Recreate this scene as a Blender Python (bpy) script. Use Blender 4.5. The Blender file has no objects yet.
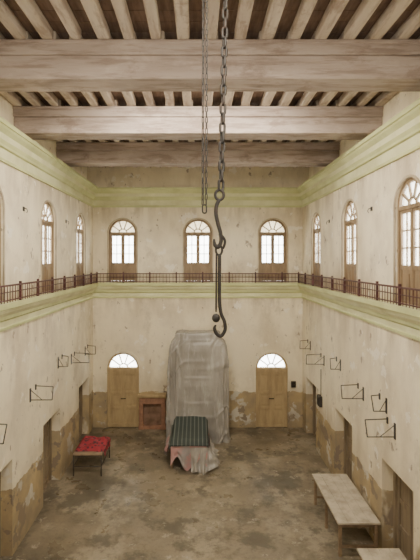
import bpy, bmesh, math, random
from mathutils import Vector, noise
random.seed(4)
EYE=6.7
XL,XR,YB=-4.2,4.18,16.8
YN=-2.0
scene=bpy.context.scene

# ---------------------------------------------------------------- materials
def newmat(name):
    m=bpy.data.materials.new(name); m.use_nodes=True
    nt=m.node_tree; b=nt.nodes['Principled BSDF']; return m,nt,b
def N(nt,t,**k):
    n=nt.nodes.new(t)
    for a,v in k.items(): setattr(n,a,v)
    return n
def mixc(nt,fac,a,b):
    m=N(nt,'ShaderNodeMix',data_type='RGBA')
    for s,v in ((m.inputs[0],fac),(m.inputs[6],a),(m.inputs[7],b)):
        if isinstance(v,(tuple,list)): s.default_value=(*v,1) if len(v)==3 else v
        elif isinstance(v,(int,float)): s.default_value=v
        else: nt.links.new(v,s)
    return m.outputs[2]
def mth(nt,op,a,b=0.0,clamp=False):
    m=N(nt,'ShaderNodeMath',operation=op,use_clamp=clamp)
    for i,v in enumerate((a,b)):
        if isinstance(v,(int,float)): m.inputs[i].default_value=v
        else: nt.links.new(v,m.inputs[i])
    return m.outputs[0]
def pos(nt):
    return N(nt,'ShaderNodeNewGeometry').outputs['Position']
def noi(nt,scale,stretch=(1,1,1),detail=5,rough=.6,lo=.4,hi=.6,off=(0,0,0)):
    mp=N(nt,'ShaderNodeMapping'); mp.inputs['Scale'].default_value=stretch; mp.inputs['Location'].default_value=off
    nt.links.new(pos(nt),mp.inputs['Vector'])
    n=N(nt,'ShaderNodeTexNoise'); n.inputs['Scale'].default_value=scale; n.inputs['Detail'].default_value=detail; n.inputs['Roughness'].default_value=rough
    nt.links.new(mp.outputs[0],n.inputs['Vector'])
    r=N(nt,'ShaderNodeMapRange'); r.inputs['From Min'].default_value=lo; r.inputs['From Max'].default_value=hi
    nt.links.new(n.outputs['Fac'],r.inputs['Value'])
    return r.outputs[0]
def bump(nt,b,h,strength=.3,dist=.02):
    bp=N(nt,'ShaderNodeBump'); bp.inputs['Strength'].default_value=strength; bp.inputs['Distance'].default_value=dist
    nt.links.new(h,bp.inputs['Height']); nt.links.new(bp.outputs[0],b.inputs['Normal'])
def simple(name,c1,c2,scale=3,rough=.7,stretch=(1,1,1),lo=.4,hi=.65,metal=0,bs=.15):
    m,nt,b=newmat(name)
    f=noi(nt,scale,stretch,lo=lo,hi=hi)
    nt.links.new(mixc(nt,f,c1,c2),b.inputs['Base Color'])
    b.inputs['Roughness'].default_value=rough; b.inputs['Metallic'].default_value=metal
    if bs: bump(nt,b,f,bs,.01)
    return m
def ramp(nt,v,a,b_):
    r=N(nt,'ShaderNodeMapRange'); r.inputs['From Min'].default_value=a; r.inputs['From Max'].default_value=b_
    nt.links.new(v,r.inputs['Value']); return r.outputs[0]

def wallmat(name,dado_amt,dado_h,off):
    m,nt,b=newmat(name)
    sz=N(nt,'ShaderNodeSeparateXYZ'); nt.links.new(pos(nt),sz.inputs[0]); z=sz.outputs[2]
    base=mixc(nt,noi(nt,.55,(1,1,.6),lo=.35,hi=.7),(.83,.745,.56),(.71,.62,.45))
    base=mixc(nt,mth(nt,'MULTIPLY',noi(nt,.8,(1,1,1),detail=8,lo=.50,hi=.66,off=(7,1,3)),.5),base,(.55,.48,.37))
    base=mixc(nt,mth(nt,'MULTIPLY',noi(nt,1.0,(1,1,.35),lo=.50,hi=.70),.5),base,(.45,.36,.24))
    base=mixc(nt,mth(nt,'MULTIPLY',noi(nt,1.6,(1,1,.6),detail=10,rough=.7,lo=.56,hi=.66,off=(4,6,2)),.45),base,(.40,.33,.24))
    st=noi(nt,2.0,(1,1,.2),detail=6,lo=.42,hi=.62,off=(3,3,3))
    g1=mth(nt,'MULTIPLY',ramp(nt,z,7.9,8.8),mth(nt,'LESS_THAN',z,8.85))
    g2=mth(nt,'MULTIPLY',ramp(nt,z,4.3,5.2),mth(nt,'LESS_THAN',z,5.3))
    g3=mth(nt,'MULTIPLY',ramp(nt,z,6.9,5.8),mth(nt,'GREATER_THAN',z,5.7))
    gg=mth(nt,'ADD',mth(nt,'ADD',g1,g2),g3)
    base=mixc(nt,mth(nt,'MULTIPLY',mth(nt,'MULTIPLY',gg,st),.6),base,(.34,.26,.17))
    base=mixc(nt,mth(nt,'MULTIPLY',noi(nt,4,(1,1,.7),lo=.65,hi=.67),.75),base,(.27,.21,.16))
    base=mixc(nt,mth(nt,'MULTIPLY',noi(nt,2.2,(1,1,.9),lo=.63,hi=.65,off=(2,9,4)),.7),base,(.84,.79,.69))
    below=mth(nt,'LESS_THAN',mth(nt,'ADD',z,mth(nt,'MULTIPLY',noi(nt,2.5,lo=.3,hi=.7),.12)),dado_h)
    d=mixc(nt,noi(nt,1.6,lo=.40,hi=.60),(.48,.36,.19),(.34,.27,.17))
    d=mixc(nt,noi(nt,1.3,lo=.57,hi=.60,off=(4,2,7)),d,(.58,.54,.45))
    d=mixc(nt,noi(nt,1.7,lo=.58,hi=.60,off=(8,5,1)),d,(.24,.19,.14))
    m1=mth(nt,'MULTIPLY',below,noi(nt,.5,(1,1,.5),lo=dado_amt,hi=dado_amt+.03,off=off))
    base=mixc(nt,m1,base,d)
    r=ramp(nt,z,2.3,0)
    g=mth(nt,'MULTIPLY',r,noi(nt,1.4,(1,1,.7),detail=7,lo=.36,hi=.58,off=(1,1,5)))
    base=mixc(nt,mth(nt,'MULTIPLY',g,.8),base,(.25,.195,.125))
    nt.links.new(base,b.inputs['Base Color']); b.inputs['Roughness'].default_value=.8
    bump(nt,b,noi(nt,3,lo=.3,hi=.7),.3,.02)
    return m
M_wallB=wallmat('plaster_back',.20,1.5,(9,3,0))
M_wallS=wallmat('plaster_side',.42,1.55,(9,3,0))
# floor
m,nt,b=newmat('concrete_floor')
sp_=N(nt,'ShaderNodeSeparateXYZ'); nt.links.new(pos(nt),sp_.inputs[0])
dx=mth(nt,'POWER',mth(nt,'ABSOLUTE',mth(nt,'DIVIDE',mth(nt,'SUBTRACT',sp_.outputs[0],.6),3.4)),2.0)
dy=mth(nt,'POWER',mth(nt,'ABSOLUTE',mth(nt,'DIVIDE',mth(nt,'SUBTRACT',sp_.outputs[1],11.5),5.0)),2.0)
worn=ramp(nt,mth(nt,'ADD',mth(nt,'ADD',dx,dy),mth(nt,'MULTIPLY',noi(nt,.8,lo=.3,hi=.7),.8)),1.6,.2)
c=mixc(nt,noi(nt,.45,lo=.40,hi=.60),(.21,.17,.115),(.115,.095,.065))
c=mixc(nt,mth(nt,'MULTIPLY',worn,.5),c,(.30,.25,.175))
c=mixc(nt,mth(nt,'MULTIPLY',noi(nt,.8,(1,1,1),detail=9,rough=.65,lo=.50,hi=.58,off=(3,8,0)),.6),c,(.36,.305,.22))
c=mixc(nt,mth(nt,'MULTIPLY',noi(nt,.75,detail=10,rough=.7,lo=.51,hi=.57,off=(13,1,0)),.75),c,(.085,.072,.052))
c=mixc(nt,mth(nt,'MULTIPLY',noi(nt,3,detail=10,rough=.7,lo=.53,hi=.64,off=(1,11,0)),.5),c,(.10,.082,.055))
c=mixc(nt,mth(nt,'MULTIPLY',noi(nt,2.2,(1,1,1),detail=10,rough=.75,lo=.59,hi=.63,off=(21,4,0)),.6),c,(.44,.39,.31))
c=mixc(nt,mth(nt,'MULTIPLY',noi(nt,14,detail=6,lo=.5,hi=.7),.3),c,(.09,.075,.055))
nt.links.new(c,b.inputs['Base Color'])
rr=N(nt,'ShaderNodeMapRange'); rr.inputs['To Min'].default_value=.25; rr.inputs['To Max'].default_value=.65
nt.links.new(noi(nt,1.2,lo=.35,hi=.65,off=(2,2,2)),rr.inputs['Value']); nt.links.new(rr.outputs[0],b.inputs['Roughness'])
bump(nt,b,noi(nt,6,lo=.3,hi=.7),.2,.01); M_floor=m
def beammat(name,c1,c2,c3,st,k=.65):
    m,nt,b=newmat(name)
    c=mixc(nt,noi(nt,1.2,st,detail=7,lo=.4,hi=.62),c1,c2)
    c=mixc(nt,mth(nt,'MULTIPLY',noi(nt,.9,(.7,1,1.4),detail=9,rough=.65,lo=.50,hi=.60,off=(2,7,1)),.55),c,tuple(v*1.25 for v in c2))
    c=mixc(nt,mth(nt,'MULTIPLY',noi(nt,3.5,st,detail=7,lo=.49,hi=.62,off=(5,5,5)),k),c,c3)
    c=mixc(nt,mth(nt,'MULTIPLY',noi(nt,1.5,(.8,1,1.2),detail=9,rough=.7,lo=.55,hi=.63,off=(9,2,6)),.6),c,c3)
    nt.links.new(c,b.inputs['Base Color']); b.inputs['Roughness'].default_value=.7
    bump(nt,b,noi(nt,6,st,lo=.3,hi=.7),.3,.015); return m
M_beam=beammat('beam_paint',(.33,.265,.225),(.40,.33,.285),(.20,.145,.115),(.35,2,3))
M_joist=beammat('joist_paint',(.62,.54,.44),(.50,.42,.34),(.29,.21,.16),(3,.5,3),.6)
M_deck=simple('ceiling_boards',(.22,.145,.105),(.13,.085,.06),4,.8,(3,.5,1))
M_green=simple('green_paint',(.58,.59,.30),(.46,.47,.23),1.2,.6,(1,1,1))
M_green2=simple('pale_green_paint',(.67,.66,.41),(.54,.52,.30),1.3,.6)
M_frame=simple('window_wood',(.28,.195,.115),(.18,.125,.07),3,.55,(2,2,.4))
M_arch=simple('architrave_paint',(.48,.40,.28),(.34,.27,.18),2,.7)
M_door=simple('door_paint',(.44,.33,.18),(.33,.24,.13),3,.55,(2,2,.4))
M_doorS=simple('old_door_wood',(.26,.20,.13),(.17,.13,.085),3,.65,(3,3,.3))
M_rail=simple('rail_paint',(.085,.024,.026),(.05,.018,.018),6,.5)
M_iron=simple('dark_iron',(.018,.015,.013),(.05,.03,.02),14,.55,metal=.2,lo=.5,hi=.75)
M_black=simple('black_metal',(.03,.027,.025),(.05,.04,.035),10,.5)
M_tabletop=simple('worn_tabletop',(.50,.44,.34),(.32,.27,.205),3.5,.5,(1,1,1))
M_tabwood=simple('table_legs_wood',(.27,.19,.12),(.17,.12,.075),5,.6)
M_brick=simple('brick_red_wood',(.34,.18,.11),(.23,.12,.08),5,.65)
M_dark=simple('dark_brick',(.24,.145,.10),(.14,.085,.055),5,.9)  # darker brick brown for the fireplace's inner panel
m,nt,b=newmat('grey_plastic_sheet'); M_sheet=m
cc=mixc(nt,noi(nt,1.4,(1,1,.3),lo=.35,hi=.65),(.42,.395,.36),(.29,.27,.245))
nt.links.new(mixc(nt,mth(nt,'MULTIPLY',noi(nt,5,(1,1,.25),detail=6,lo=.54,hi=.66),.5),cc,(.62,.60,.56)),b.inputs['Base Color'])
b.inputs['Roughness'].default_value=.24; b.inputs['Alpha'].default_value=.88
bump(nt,b,noi(nt,5,(1,1,.35),detail=5,rough=.5,lo=.2,hi=.8),.45,.06)
M_pink=simple('dusty_pink_cloth',(.36,.20,.19),(.27,.24,.23),2.5,.85,lo=.45,hi=.55)
M_inner=simple('carved_wood_inner',(.20,.14,.09),(.30,.25,.18),2,.7)
m,nt,b=newmat('striped_mattress'); sx=N(nt,'ShaderNodeSeparateXYZ'); nt.links.new(pos(nt),sx.inputs[0])
w=mth(nt,'FRACT',mth(nt,'MULTIPLY',sx.outputs[0],7.5)); w=mth(nt,'LESS_THAN',w,.25)
c=mixc(nt,w,(.030,.040,.036),(.11,.12,.105)); nt.links.new(c,b.inputs['Base Color']); b.inputs['Roughness'].default_value=.8; M_stripe=m
m,nt,b=newmat('red_cloth'); mp=N(nt,'ShaderNodeMapping'); mp.inputs['Scale'].default_value=(8,8,8); nt.links.new(pos(nt),mp.inputs[0])
v=N(nt,'ShaderNodeTexVoronoi'); v.inputs['Scale'].default_value=1; nt.links.new(mp.outputs[0],v.inputs['Vector'])
f=mth(nt,'LESS_THAN',v.outputs['Distance'],.36)
nt.links.new(mixc(nt,f,(.30,.028,.042),(.06,.018,.028)),b.inputs['Base Color']); b.inputs['Roughness'].default_value=.85; M_red=m
def glass(name,col,lo,hi):
    m,nt,b=newmat(name); nt.nodes.remove(b); out=nt.nodes['Material Output']
    t=N(nt,'ShaderNodeBsdfTransparent'); t.inputs[0].default_value=(*col,1)
    tr=N(nt,'ShaderNodeBsdfTranslucent'); tr.inputs[0].default_value=(*col,1)
    mx=N(nt,'ShaderNodeMixShader'); nt.links.new(t.outputs[0],mx.inputs[1]); nt.links.new(tr.outputs[0],mx.inputs[2])
    r=N(nt,'ShaderNodeMapRange'); r.inputs['To Min'].default_value=lo; r.inputs['To Max'].default_value=hi
    nt.links.new(noi(nt,1.5,lo=.35,hi=.65),r.inputs['Value']); nt.links.new(r.outputs[0],mx.inputs[0])
    nt.links.new(mx.outputs[0],out.inputs[0]); return m
M_glass=glass('dusty_glass',(.95,.96,.94),.1,.4)
M_glassd=glass('dirty_fanlight_glass',(.55,.51,.42),.45,.9)

# ---------------------------------------------------------------- mesh builder
class MB:
    def __init__(s): s.v=[];s.f=[];s.m=[];s.mats=[];s.sm=[]; s.frame()
    def frame(s,o=(0,0,0),u=(1,0,0),n=(0,1,0)):
        s.o=Vector(o);s.u=Vector(u);s.n=Vector(n)
    def P(s,u,v,d): return s.o+s.u*u+Vector((0,0,v))+s.n*d
    def mi(s,mat):
        if mat not in s.mats: s.mats.append(mat)
        return s.mats.index(mat)
    def face(s,idx,mat,smooth=False): s.f.append(idx);s.m.append(s.mi(mat));s.sm.append(smooth)
    def prism(s,pts,d0,d1,mat):
        b=len(s.v);n=len(pts)
        for d in (d0,d1):
            for (u,v) in pts: s.v.append(s.P(u,v,d))
        s.face(list(range(b,b+n))[::-1],mat); s.face(list(range(b+n,b+2*n)),mat)
        for i in range(n):
            j=(i+1)%n; s.face([b+i,b+j,b+n+j,b+n+i],mat)
    def bx(s,u0,u1,v0,v1,d0,d1,mat): s.prism([(u0,v0),(u1,v0),(u1,v1),(u0,v1)],d0,d1,mat)
    def box(s,x0,x1,y0,y1,z0,z1,mat):
        o,u,n=s.o,s.u,s.n; s.frame(); s.bx(x0,x1,z0,z1,y0,y1,mat); s.o,s.u,s.n=o,u,n
    def ring(s,outer,inner,d0,d1,mat):
        b=len(s.v);n=len(outer)
        for d in (d0,d1):
            for p in outer: s.v.append(s.P(p[0],p[1],d))
            for p in inner: s.v.append(s.P(p[0],p[1],d))
        for i in range(n):
            j=(i+1)%n
            o0,o1=b+i,b+j; i0,i1=b+n+i,b+n+j; k=2*n
            s.face([o0,i0,i1,o1],mat); s.face([o0+k,o1+k,i1+k,i0+k],mat)
            s.face([o0,o1,o1+k,o0+k],mat); s.face([i0,i0+k,i1+k,i1],mat)
    def tube(s,pts,r,mat,closed=False,seg=8,up=None):
        pts=[Vector(p) for p in pts]; n=len(pts); b=len(s.v)
        rs=r if isinstance(r,(list,tuple)) else [r]*n
        prev=None
        for i,p in enumerate(pts):
            a=pts[(i-1)%n] if (closed or i>0) else p; c=pts[(i+1)%n] if (closed or i<n-1) else p
            t=(c-a).normalized()
            ref=prev if prev is not None else (Vector((0,0,1)) if abs(t.z)<.9 else Vector((1,0,0)))
            x=(ref-t*ref.dot(t)); x.normalize(); prev=x; y=t.cross(x)
            for k in range(seg):
                an=2*math.pi*k/seg; s.v.append(p+(x*math.cos(an)+y*math.sin(an))*rs[i])
        for i in range(n if closed else n-1):
            j=(i+1)%n
            for k in range(seg):
                l=(k+1)%seg
                s.face([b+i*seg+k,b+i*seg+l,b+j*seg+l,b+j*seg+k],mat,True)
        if not closed:
            s.face(list(range(b,b+seg))[::-1],mat); s.face(list(range(b+(n-1)*seg,b+n*seg)),mat)
    def grid(s,rows,mat,closed=False,smooth=True):
        b=len(s.v);h=len(rows);w=len(rows[0])
        for r in rows:
            for p in r: s.v.append(Vector(p))
        for i in range(h-1):
            for j in range(w if closed else w-1):
                k=(j+1)%w
                s.face([b+i*w+j,b+i*w+k,b+(i+1)*w+k,b+(i+1)*w+j],mat,smooth)
    def make(s,name,bevel=0,solid=0):
        me=bpy.data.meshes.new(name); me.from_pydata([tuple(v) for v in s.v],[],s.f)
        for mt in s.mats: me.materials.append(mt)
        for p,mi,sm in zip(me.polygons,s.m,s.sm): p.material_index=mi; p.use_smooth=sm
        bm=bmesh.new(); bm.from_mesh(me); bmesh.ops.recalc_face_normals(bm,faces=bm.faces); bm.to_mesh(me); bm.free()
        ob=bpy.data.objects.new(name,me); scene.collection.objects.link(ob)
        if bevel:
            md=ob.modifiers.new('b','BEVEL'); md.width=bevel; md.segments=2; md.limit_method='ANGLE'
        return ob
def arch(w,h,n=18,v0=0.0,inset=0.0):
    R=w/2-inset; sp=h-w/2; pts=[(-R,v0),(R,v0)]
    for i in range(n+1):
        a=math.pi*i/n; pts.append((R*math.cos(a),sp+R*math.sin(a)))
    return pts

# ---------------------------------------------------------------- openings
WW,WH,WZ=1.12,2.52,5.82
DW,DH=1.28,3.0
FR={'back':lambda c:((c,YB,0),(1,0,0),(0,-1,0)),
    'left':lambda c:((XL,c,0),(0,1,0),(1,0,0)),
    'right':lambda c:((XR,c,0),(0,-1,0),(-1,0,0))}
up_windows=[('back',-3.02),('back',0.0),('back',3.0)]
for c in (2.2,5.4,8.5,11.82,15.05): up_windows.append(('left',c))
for c in (1.9,5.15,8.35,11.6,14.87): up_windows.append(('right',c))
low_arch=[('back',-3.0),('back',2.95)]
SW,SH=1.4,2.2
side_doors=[('left',c) for c in (8.8,12.1,15.5)]+[('right',c) for c in (8.85,12.1,15.55)]

def cut_wall(name,box,mat,side):
    mb=MB(); mb.box(*box,mat); ob=mb.make(name)
    cb=MB()
    for sd,c in up_windows:
        if sd==side: cb.frame(*FR[sd](c)); cb.o.z=WZ; cb.prism(arch(WW,WH),-1.2,.6,mat)
    for sd,c in low_arch:
        if sd==side: cb.frame(*FR[sd](c)); cb.prism([(p[0],p[1]-.0) for p in arch(DW,DH,v0=-.5)],-1.2,.6,mat)
    for sd,c in side_doors:
        if sd==side: cb.frame(*FR[sd](c)); cb.bx(-SW/2,SW/2,-.5,SH,-1.2,.6,mat)
    cut=cb.make('cut')
    md=ob.modifiers.new('x','BOOLEAN'); md.operation='DIFFERENCE'; md.object=cut; md.solver='EXACT'
    bpy.context.view_layer.update()
    me=bpy.data.meshes.new_from_object(ob.evaluated_get(bpy.context.evaluated_depsgraph_get()))
    ob.modifiers.clear(); ob.data=me
    bpy.data.objects.remove(cut)
    return ob
ZC=9.56
cut_wall('wall_left',(XL-.5,XL,YN-.3,YB,0,ZC),M_wallS,'left')
cut_wall('wall_right',(XR,XR+.5,YN-.3,YB,0,ZC),M_wallS,'right')
cut_wall('wall_back',(XL-.5,XR+.5,YB,YB+.5,0,ZC),M_wallB,'back')
mb=MB(); mb.box(XL-.5,XR+.5,YN-.5,YN-.3,0,11,M_wallS); mb.make('wall_front')
XUL,XUR,YU=-4.52,4.52,17.1
ZJ,ZBm=10.45,9.8
beamsY=[(-1.9,-1.4),(1.05,1.6),(4.08,4.65),(7.18,7.75),(10.28,10.85),(13.42,13.97)]
mb=MB(); mb.box(XUL-.3,XUL,YN-.3,YU+.2,ZC,10.9,M_wallS)
for a,b_ in beamsY: mb.box(XUL,XUL+.12,a-.15,b_+.15,ZC,ZBm,M_wallS)
mb.make('wall_left_upper')
mb=MB(); mb.box(XUR,XUR+.3,YN-.3,YU+.2,ZC,10.9,M_wallS)
for a,b_ in beamsY: mb.box(XUR-.12,XUR,a-.15,b_+.15,ZC,ZBm,M_wallS)
mb.make('wall_right_upper')
mb=MB(); mb.box(XUL,XUR,YU,YU+.2,ZC,10.9,M_wallS); mb.make('wall_back_upper')
mb=MB(); mb.box(XL-.5,XR+.5,YN-.5,YB+.5,-.2,0,M_floor); mb.make('floor')
mb=MB(); mb.box(XUL-.3,XUR+.3,YN-.5,YU+.2,10.66,10.9,M_deck)
for i in range(60):
    y=YN+i*.32
    mb.box(XUL,XUR,y,y+.3,10.64,10.66,M_deck)
mb.make('ceiling')
mb=MB(); x=-4.42
while x<4.5:
    for a,b_ in zip([-1.9]+[q[0] for q in beamsY[1:]],[q[0] for q in beamsY[1:]]+[YU]):
        o=random.uniform(-.03,.03); w=random.uniform(.088,.108)
        mb.box(x+o-w,x+o+w,a+.01,b_-.01,ZJ,10.64,M_joist)
    x+=.465
mb.make('ceiling_joists',bevel=.03)
for a,b_ in beamsY:
    mb=MB()
    mb.box(XUL,XUR,a,b_,ZBm,ZBm+.40,M_beam)
    mb.box(XUL,XUR,a-.04,b_+.04,ZBm+.40,ZJ,M_beam)
    mb.box(XUL,XUR,a-.06,b_+.06,ZJ-.07,ZJ-.001,M_beam)
    mb.make('ceiling_beam',bevel=.018)

def sweep(name,prof,mats):
    mb=MB()
    for (p,q,mt) in zip(prof[:-1],prof[1:],mats):
        rows=[]
        for o,z in (p,q):
            rows.append([(XL+o,YN-.3,z),(XL+o,YB-o,z),(XR-o,YB-o,z),(XR-o,YN-.3,z)])
        mb.grid(rows,mt,smooth=False)
    return mb.make(name)
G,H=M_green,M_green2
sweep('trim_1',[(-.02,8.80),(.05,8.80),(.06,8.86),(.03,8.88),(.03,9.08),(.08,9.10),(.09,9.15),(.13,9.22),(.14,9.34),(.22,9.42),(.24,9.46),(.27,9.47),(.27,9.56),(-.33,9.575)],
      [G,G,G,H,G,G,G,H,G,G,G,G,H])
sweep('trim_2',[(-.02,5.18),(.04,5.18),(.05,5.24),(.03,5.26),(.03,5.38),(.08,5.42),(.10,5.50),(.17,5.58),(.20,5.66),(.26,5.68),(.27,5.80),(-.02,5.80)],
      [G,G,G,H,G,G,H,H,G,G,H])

# railing
mb=MB(); o=.21; rz=5.80
path=[Vector((XL+o,YN,0)),Vector((XL+o,YB-o,0)),Vector((XR-o,YB-o,0)),Vector((XR-o,YN,0))]
for a,b_ in zip(path[:-1],path[1:]):
    for z,w,h in ((rz+.36,.026,.035),(rz+.22,.012,.02),(rz+.05,.014,.025)):
        x0,x1=sorted((a.x,b_.x)); y0,y1=sorted((a.y,b_.y))
        mb.box(x0-w,x1+w,y0-w,y1+w,z-h/2,z+h/2,M_rail)
    L=(b_-a).length; n=int(L/.13)
    for i in range(n+1):
        p=a.lerp(b_,i/n); r=.024 if i%8==0 else .0065; h=.43 if i%8==0 else .36
        mb.box(p.x-r,p.x+r,p.y-r,p.y+r,rz,rz+h,M_rail)
mb.make('gallery_railing')

def frame_arch(mb,w,h,mat,fw,d0,d1):
    mb.ring(arch(w,h),arch(w,h,v0=fw*.6,inset=fw),d0,d1,mat)
def fan(mb,w,h,mat,fw,d0,d1,nb=4):
    sp=h-w/2; R=w/2-fw*.5
    for k in range(1,nb+1):
        a=math.pi*k/(nb+1); c,s_=math.cos(a),math.sin(a); t=.016
        mb.prism([(.16*c+t*s_,sp+.16*s_-t*c),(R*c+t*s_,sp+R*s_-t*c),(R*c-t*s_,sp+R*s_+t*c),(.16*c-t*s_,sp+.16*s_+t*c)],d0,d1,mat)
    o=[(.18*math.cos(math.pi*i/10),sp+.18*math.sin(math.pi*i/10)) for i in range(11)]
    q=[(.15*math.cos(math.pi*i/10),sp+.15*math.sin(math.pi*i/10)) for i in range(11)]
    mb.ring(o,q,d0,d1,mat)
k=0
for sd,c in up_windows:
    k+=1; mb=MB(); mb.frame(*FR[sd](c)); mb.o.z=WZ
    w,h=WW,WH; D0,D1=-.16,-.05; F=M_frame
    frame_arch(mb,w,h,F,.075,D0,D1)
    mb.ring(arch(w+.10,h+.05),arch(w,h),-.01,.02,M_arch)
    sp=h-w/2; i=w/2-.075
    mb.bx(-i,i,sp-.05,sp+.03,D0,D1+.003,F)
    mb.bx(-.035,.035,.04,sp-.05,D0+.01,D1-.012,F)
    fan(mb,w,h,F,.075,D0+.03,D1-.02)
    mb.prism(arch(w,h,v0=sp+.01,inset=.06),-.115,-.105,M_glassd if sd=='back' else M_glass)
    mb.bx(-i-.01,i+.01,.7,sp,-.115,-.105,M_glass)
    for s_ in (-1,1):
        a0,a1=(0.005,i) if s_>0 else (-i,-.005)
        mb.bx(a0,a0+.06,.05,sp-.05,D0+.02,D1-.02,F); mb.bx(a1-.06,a1,.05,sp-.05,D0+.02,D1-.02,F)
        for v0,v1 in ((.05,.15),(.68,.77),(sp-.12,sp-.051)): mb.bx(a0+.06,a1-.06,v0,v1,D0+.022,D1-.022,F)
        mb.bx(a0+.03,a1-.03,.12,.7,-.12,-.09,F)
        mb.bx(a0+.12,a1-.12,.22,.60,-.10,-.075,F)
        cu=(a0+a1)/2
        mb.bx(cu-.012,cu+.012,.75,sp-.1,-.12,-.085,F)
        for r in (1,2):
            v=.77+(sp-.12-.77)*r/3; mb.bx(a0+.05,a1-.05,v-.013,v+.013,-.12,-.086,F)
    mb.make('window_%d'%k)
k=0
for sd,c in low_arch:
    k+=1; mb=MB(); mb.frame(*FR[sd](c)); w,h=DW,DH; F=M_door
    frame_arch(mb,w,h,F,.08,-.2,-.06)
    mb.ring(arch(w+.18,h+.09),arch(w,h),-.01,.03,M_wallB)
    sp=h-w/2; i=w/2-.08
    mb.bx(-w/2+.001,w/2-.001,sp-.14,sp+.02,-.21,-.03,F)
    fan(mb,w,h,F,.08,-.16,-.10)
    mb.prism(arch(w,h,v0=sp,inset=.06),-.135,-.125,M_glass)
    for s_ in (-1,1):
        a0,a1=(0.006,i) if s_>0 else (-i,-.006)
        mb.bx(a0,a1,.02,sp-.14,-.16,-.12,F)
        mb.bx(a0,a0+.09,.02,sp-.14,-.13,-.08,F); mb.bx(a1-.09,a1,.02,sp-.14,-.13,-.08,F)
        for v in (.02,.72,1.32,sp-.251): mb.bx(a0+.09,a1-.09,v,v+.11,-.13,-.082,F)
        for v0,v1 in ((.2,.66),(.9,1.26),(1.5,sp-.32)): mb.bx(a0+.14,a1-.14,v0,v1,-.125,-.105,F)
    mb.bx(-.035,.035,.02,sp-.14,-.085,-.055,F)
    mb.bx(-.1,.1,1.12,1.15,-.065,-.045,M_iron)
    mb.make('door_%d'%k)
for sd,c in side_doors:
    k+=1; mb=MB(); mb.frame(*FR[sd](c)); F=M_doorS
    w,h=SW,SH
    mb.ring([(-w/2,0),(w/2,0),(w/2,h),(-w/2,h)],[(-w/2+.09,.03),(w/2-.09,.03),(w/2-.09,h-.09),(-w/2+.09,h-.09)],-.42,-.26,F)
    i=w/2-.09
    for s_ in (-1,1):
        a0,a1=(0.006,i) if s_>0 else (-i,-.006)
        mb.bx(a0,a1,.03,h-.09,-.38,-.34,F)
        mb.bx(a0,a0+.1,.03,h-.09,-.35,-.31,F); mb.bx(a1-.1,a1,.03,h-.09,-.35,-.31,F)
        for v in (.03,.7,1.3,h-.201): mb.bx(a0+.1,a1-.1,v,v+.11,-.35,-.312,F)
    mb.bx(-.03,.03,.03,h-.09,-.33,-.30,F)
    mb.make('door_%d'%k)

# ---------------------------------------------------------------- fireplace
mb=MB(); mb.frame((-1.81,YB-.002,0),(1,0,0),(0,-1,0)); B=M_brick
mb.bx(-.52,-.36,0,1.3,0,.2,B); mb.bx(.36,.52,0,1.3,0,.2,B); mb.bx(-.36,.36,1.0,1.3,0,.199,B)
mb.bx(-.56,.56,1.301,1.4,0,.28,M_door); mb.bx(-.54,.54,1.25,1.3,0,.24,M_door)
mb.bx(-.36,.36,0,1.0,0,.05,M_dark); mb.bx(-.36,.36,0,.12,.05,.195,B)
mb.bx(-.54,-.34,0,.14,0,.23,B); mb.bx(.34,.54,0,.14,0,.23,B)
for v in (.35,.6,.85): mb.bx(-.5,-.38,v,v+.14,.2,.215,B); mb.bx(.38,.5,v,v+.14,.2,.215,B)
mb.make('fireplace',bevel=.008)

# ---------------------------------------------------------------- sheet-covered tall object
mb=MB(); cx,cy=0.0,15.95; HH=3.98
prof=[(0,1.17),(.04,1.13),(.3,1.11),(.5,1.10),(.70,1.09),(.84,1.07),(.895,1.03),(.925,.92),(.945,.86),(.985,.84),(.997,.79),(1.001,.74)]
def ev(t):
    for (a,b0),(c_,d) in zip(prof[:-1],prof[1:]):
        if a<=t<=c_: return b0+(d-b0)*(t-a)/(c_-a)
    return prof[-1][1]
rows=[]; NT=360
zt=[(ev(i/120*.995),i/120*.995) for i in range(121)]+[(.78,.999),(.68,1.0),(.55,1.0),(.4,1.0),(.25,1.0),(.12,1.0),(.01,1.0)]
def ridge(p): return 1-2*abs(noise.noise(p))
for hw,t in zt:
    row=[]
    for j in range(NT):
        a=2*math.pi*j/NT; c_,s_=math.cos(a),math.sin(a); e=.2
        ux=math.copysign(abs(c_)**e,c_); uy=math.copysign(abs(s_)**e,s_)
        x=hw*ux; y=.50*hw*uy
        arc=x*1.0+y*1.5*(1 if s_>0 else -1)
        low=max(0,1-t)
        d=.032*(.25+low)*math.sin(13*arc+2.5*noise.noise(Vector((arc*1.3,t*1.2,0))))
        d+=.016*math.sin(31*arc+3*noise.noise(Vector((arc*2,t*2.5,6))))
        d+=.045*max(0,ridge(Vector((arc*2.4+t*1.5,t*.9,1.5)))-.62)*2.4
        d+=.035*max(0,ridge(Vector((arc*1.6-t*5,t*3.5,4.5)))-.70)*2.7
        d+=.03*noise.noise(Vector((arc*1.0,t*2,9)))
        if t>.996: d*=hw*.6
        z=HH*t+(.05*noise.noise(Vector((x*2.5,y*3,3))) if t>.9 else 0)
        row.append((cx+x+ux*d,cy+y+uy*d*1.4,max(z,.004)))
    rows.append(row)
mb.grid(rows,M_sheet,closed=True)
mb.box(cx-.98,cx+.98,cy-.36,cy+.36,.01,.9,M_inner); mb.box(cx-.9,cx-.66,cy-.3,cy+.3,.9,3.0,M_inner); mb.box(cx+.66,cx+.9,cy-.3,cy+.3,.9,3.0,M_inner)
mb.box(cx-.94,cx+.94,cy-.34,cy+.34,3.0,3.3,M_inner); mb.box(cx-.66,cx+.66,cy-.1,cy+.3,.9,3.0,M_inner); mb.box(cx-.7,cx+.7,cy-.28,cy+.28,3.3,3.85,M_inner)
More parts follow.
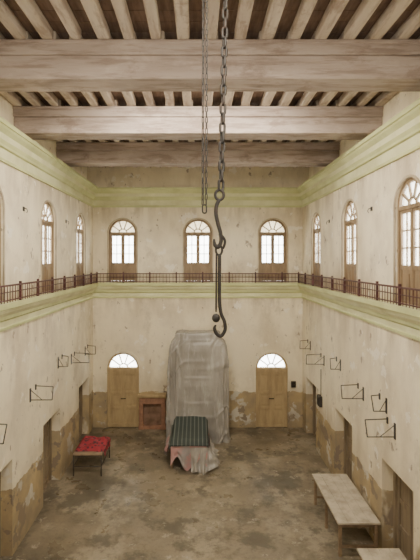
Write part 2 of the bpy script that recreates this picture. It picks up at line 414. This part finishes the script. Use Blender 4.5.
mb.make('sheet_covered_cabinet')

# ---------------------------------------------------------------- table with striped mattress and hanging cloth
mb=MB(); x0,x1,y0,y1=-.92,.32,13.45,15.05
for x in (x0+.04,x1-.12):
    for y in (y0+.05,y1-.13): mb.box(x,x+.08,y,y+.08,0,.7,M_tabwood)
mb.box(x0,x1,y0,y1,.7,.76,M_tabwood)
rows=[]
for i in range(25):
    t=i/24; rw=[]
    for j in range(29):
        s_=j/28; x=x0-.03+(x1-x0+.06)*s_; y=y0-.06+(y1-y0+.1)*t
        x+=.10*t*(1 if s_<.5 else 0)*(1-2*s_)
        e=min(s_,1-s_)*28/2; e2=min(t,1-t)*24/2
        z=.90+.03*noise.noise(Vector((x*2,y*2,0)))+.28*t*t-.13*max(0,1-e)-.13*max(0,1-e2)
        rw.append((x,y,z))
    rows.append(rw)
mb.grid(rows,M_stripe)
mb.box(x0-.02,x1+.02,y0-.05,y1,.761,.80,M_stripe)
def skirt(pts,ztop,zb,mat,amp,ph,flare=.12,var=.22):
    rows=[]; NS=90
    P=[Vector(p) for p in pts]; L=[0]
    for a,b_ in zip(P[:-1],P[1:]): L.append(L[-1]+(b_-a).length)
    def at(s):
        s*=L[-1]
        for q in range(len(P)-1):
            if s<=L[q+1]+1e-6:
                d=(P[q+1]-P[q]).normalized(); return P[q]+d*(s-L[q]),Vector((d.y,-d.x,0))
    for i in range(15):
        t=i/14; rw=[]
        for j in range(NS+1):
            p,nn=at(j/NS)
            bot=max(.01,zb+var*noise.noise(Vector((j*.08,ph,0)))*2)
            z=ztop+(bot-ztop)*t
            o=amp*t*(math.sin(j*.5+ph)+1.4*noise.noise(Vector((j*.2,t*3,ph))))+flare*t*t+.02
            rw.append((p.x+nn.x*o,p.y+nn.y*o,z))
        rows.append(rw)
    mb.grid(rows,mat)
skirt([(x0+.05,y0,0),(x1,y0,0),(x1,y1-.1,0)],.78,.20,M_pink,.05,1.0)
skirt([(x0+.70,y0-.04,0),(x1+.05,y0-.04,0),(x1+.05,y0+1.1,0)],.72,.03,M_sheet,.09,4.0,.25)
skirt([(x0,y1-.2,0),(x0,y0+.1,0)],.78,.40,M_pink,.04,2.0)
mb.make('covered_table')

# ---------------------------------------------------------------- small bench with red cloth
mb=MB(); x0,x1,y0,y1=-3.88,-2.98,13.0,14.25; z=.66
I=M_black
for x in (x0+.02,x1-.02):
    for y in (y0+.02,y1-.02): mb.tube([(x,y,0),(x,y,z)],.017,I)
for y in (y0+.02,y1-.02): mb.tube([(x0+.02,y,.30),(x1-.02,y,.30)],.012,I); mb.tube([(x0+.02,y,z-.03),(x1-.02,y,z-.03)],.018,I)
for x in (x0+.02,x1-.02): mb.tube([(x,y0+.02,z-.03),(x,y1-.02,z-.03)],.018,I); mb.tube([(x,y0+.02,.3),(x,y1-.02,.3)],.012,I)
mb.box(x0,x1,y0,y1,z-.02,z+.01,M_tabwood)
rows=[]
for i in range(31):
    t=i/30; rw=[]
    for j in range(31):
        s_=j/30; x=x0+(x1-x0)*s_; y=y0+.22+(y1-y0-.2)*t+.10*noise.noise(Vector((s_*3,0,2)))*(1-t)
        edge=min(s_,1-s_,t,1-t)
        rw.append((x,y,z+.02+(.08+.09*noise.noise(Vector((x*4,y*4,1))))*min(1,edge*8)))
    rows.append(rw)
mb.grid(rows,M_red)
for xx,sg in ((x0,-1),(x1,1)):
    rows=[[(xx+sg*(.012+.02*(1+math.sin(j*.9))*i/4),y0+.25+(y1-y0-.25)*j/20,z+.02-(.15+.05*math.sin(j*.5))*i/4) for j in range(21)] for i in range(5)]
    mb.grid(rows,M_red)
mb.make('cloth_covered_bench')

# ---------------------------------------------------------------- work tables
def worktable(x0,x1,y0,y1,h=.80):
    mb=MB()
    nb=4
    for i in range(nb):
        a=x0+(x1-x0)*i/nb; b_=x0+(x1-x0)*(i+1)/nb
        mb.box(a+.002,b_-.002,y0,y1,h-.045,h,M_tabletop)
    mb.box(x0+.06,x1-.06,y0+.08,y0+.11,h-.15,h-.045,M_tabwood); mb.box(x0+.06,x1-.06,y1-.11,y1-.08,h-.15,h-.045,M_tabwood)
    for x in (x0+.05,x1-.08): mb.box(x,x+.03,y0+.08,y1-.08,h-.15,h-.045,M_tabwood)
    for x in (x0+.04,x1-.11):
        for y in (y0+.06,(y0+y1)/2-.035,y1-.13): mb.box(x,x+.07,y,y+.07,0,h-.045,M_tabwood)
    for y in (y0+.08,y1-.12): mb.box(x0+.1,x1-.1,y,y+.04,.18,.24,M_tabwood)
    mb.make('work_table',bevel=.006)
worktable(3.14,4.10,9.42,11.6)
worktable(3.25,4.12,6.6,8.6)

# ---------------------------------------------------------------- iron brackets (angled arms)
def bracket(side,y,z,L=.55,sw=.12):
    mb=MB(); X=XL if side=='left' else XR; s=1 if side=='left' else -1
    mb.box(min(X,X+s*.02),max(X,X+s*.02),y-.03,y+.03,z-.30,z+.04,M_black)
    mb.box(min(X,X+s*.02),max(X,X+s*.02),y+.32,y+.38,z-.10,z+.04,M_black)
    T=.012
    a=(X+s*.015,y,z-.25); b_=(X+s*L,y-.02,z-.24); c=(X+s*(L-.10),y+.35,z-.02); d=(X+s*.015,y+.35,z)
    mb.tube([a,b_],T,M_black); mb.tube([b_,c],T,M_black); mb.tube([c,d],T,M_black)
    mb.tube([(X+s*.015,y,z),(X+s*L*.55,y-.01,z-.245)],.008,M_black)
    mb.make('iron_bracket')
for y,z,L in ((10.5,3.45,.56),(12.6,3.75,.3),(13.9,3.55,.6),(15.6,3.45,.4),(8.0,3.45,.5)): bracket('left',y,z,L)
for y,z,L in ((10.6,3.45,.55),(12.3,3.75,.3),(13.9,3.5,.6),(15.6,3.65,.4),(8.9,3.2,.6),(9.3,3.6,.3)): bracket('right',y,z,L)
for sd in ('left','right'):
    for y in (13.35,10.1):
        X=XL if sd=='left' else XR; s=1 if sd=='left' else -1
        mb=MB(); mb.box(min(X,X+s*.02),max(X,X+s*.02),y-.04,y+.04,7.88,7.98,M_black)
        mb.tube([(X+s*.02,y,7.95),(X+s*.08,y,7.93),(X+s*.10,y,7.88),(X+s*.08,y,7.83)],.009,M_black); mb.make('lamp_hook')
mb=MB(); mb.box(XR-.101,XR-.001,14.1,14.4,1.75,2.1,M_black); mb.box(XR-.12,XR-.101,14.13,14.37,1.78,2.07,M_iron); mb.box(XR-.02,XR-.001,14.24,14.26,2.1,3.0,M_black); mb.make('fuse_box')
mb=MB(); mb.box(3.72,3.9,YB-.07,YB-.001,1.62,1.86,M_black); mb.box(3.74,3.88,YB-.085,YB-.07,1.64,1.84,M_iron); mb.make('switch_box')

# ---------------------------------------------------------------- chains
YC=4.36
def W(px,py,y=YC): s=420/y; return Vector(((px-198)/s,y,EYE+(260-py)/s))
def link(mb,c,L,w,r,rot,mat,tilt=0):
    pts=[]; R=w/2-r; hl=L/2-w/2
    for i in range(8):
        a=math.pi*i/7; pts.append((R*math.cos(a),hl+R*math.sin(a)))
    for i in range(8):
        a=math.pi+math.pi*i/7; pts.append((R*math.cos(a),-hl+R*math.sin(a)))
    ca,sa=math.cos(rot),math.sin(rot)
    mb.tube([c+Vector((u*ca+v*tilt,u*sa,v)) for u,v in pts],r,mat,closed=True,seg=7)
def chain(mb,top,bot,pitch,w,r,mat,rot0=.3):
    d=bot-top; n=max(1,int(round(d.length/pitch)))
    for i in range(n):
        c=top+d*((i+.5)/n)
        link(mb,c,d.length/n+2*r*1.25,w,r,rot0+(i%2)*math.pi/2+random.uniform(-.15,.15),mat)
mb=MB()
top=W(225.5,0); b0=W(221,190); d=(top-b0); top2=b0+d*((ZBm-.10-b0.z)/d.z)
mb.tube([(top2.x-.09,YC,ZBm-.001),(top2.x-.09,YC,ZBm-.07),(top2.x-.04,YC,ZBm-.12),(top2.x+.04,YC,ZBm-.12),(top2.x+.09,YC,ZBm-.07),(top2.x+.09,YC,ZBm-.001)],.014,M_iron)
mb.box(top2.x-.14,top2.x+.14,YC-.06,YC+.06,ZBm-.013,ZBm-.001,M_iron)
chain(mb,top2,b0,.098,.076,.0145,M_iron)
def curve(pts,r,y=YC,n=6):
    P=[W(a,b_,y) for a,b_ in pts]; out=[]
    P=[P[0]]+P+[P[-1]]
    for i in range(1,len(P)-2):
        for k_ in range(n):
            t=k_/n; p0,p1,p2,p3=P[i-1:i+3]
            out.append(.5*((2*p1)+(p2-p0)*t+(2*p0-5*p1+4*p2-p3)*t*t+(3*p1-p0-3*p2+p3)*t**3))
    out.append(P[-2]); 
    nn=len(out); rs=[r*(1 if i<nn*.85 else max(.35,1-(i-nn*.85)/(nn*.15)*.65)) for i in range(nn)]
    mb.tube(out,rs,M_iron,seg=9)
eye=[W(219.5+4.2*math.cos(a),195+5*math.sin(a)) for a in [2*math.pi*i/16 for i in range(16)]]
mb.tube(eye,.015,M_iron,closed=True,seg=8)
curve([(219,200),(216.5,206),(216,214),(218,224),(220.5,233),(221,241),(218.5,247),(215,245),(214,239)],.021)
curve([(219,234),(223,237),(225,242),(223,249)],.014)
rg=[W(219+3.2*math.cos(a),250+5*math.sin(a)) for a in [2*math.pi*i/14 for i in range(14)]]
mb.tube(rg,.012,M_iron,closed=True,seg=8)
curve([(219.5,254),(219.5,275),(219.5,300),(221,313),(224.5,322),(225,330),(221,336),(216.5,333.5),(214.5,328),(216,325)],.019)
curve([(216.5,252),(216.3,280),(216,312)],.010)
kn=W(216,318)
mb.tube([kn+Vector((0,0,q)) for q in (.045,.035,.012,-.012,-.035,-.045)],[.012,.03,.042,.042,.03,.012],M_iron,seg=12)
mb.make('crane_hook_chain')
mb=MB(); y=4.2
for px,pb in ((207,205),(203.5,205)):
    t=W(px,0,y); t.z=ZBm-.03; bb=W(px-.8,pb,y); chain(mb,t,bb,.055,.030,.0055,M_iron,rot0=px)
bb=W(204.5,209,y); link(mb,bb,.10,.055,.008,0,M_iron)
mb.box(.03,.11,y-.03,y+.03,ZBm-.03,ZBm-.001,M_iron)
mb.make('hoist_chain')

# ---------------------------------------------------------------- light
w=bpy.data.worlds.new('w'); scene.world=w; w.use_nodes=True
bg=w.node_tree.nodes['Background']; bg.inputs[0].default_value=(1,.99,.95,1); bg.inputs[1].default_value=14
def area(name,loc,target,sx,sy,e,col):
    l=bpy.data.lights.new(name,'AREA'); l.shape='RECTANGLE'; l.size=sx; l.size_y=sy; l.energy=e; l.color=col
    o=bpy.data.objects.new(name,l); scene.collection.objects.link(o); o.location=loc
    o.rotation_euler=(Vector(target)-Vector(loc)).to_track_quat('-Z','Y').to_euler()
area('fill_high',(0,2.6,9.4),(0,15,4.5),5,1.6,400,(1,.90,.74))  # added fill light above the frame, not a fixture of the hall
area('fill_rear',(0,-1.6,5.0),(0,12,7.5),6,4,170,(1,.91,.77))  # unseen fill added behind the camera to brighten the hall
area('fill_bay',(0,8.55,10.4),(0,12.5,0),4,.9,560,(1,.91,.76))  # added fill, kept out of view behind a ceiling beam

cam=bpy.data.cameras.new('camera'); co=bpy.data.objects.new('camera',cam); scene.collection.objects.link(co)
co.location=(0,0,EYE); co.rotation_euler=(math.radians(90),0,0)
cam.sensor_width=36; cam.lens=27; cam.shift_x=12/560; cam.shift_y=-20/560; cam.clip_start=.05
scene.camera=co
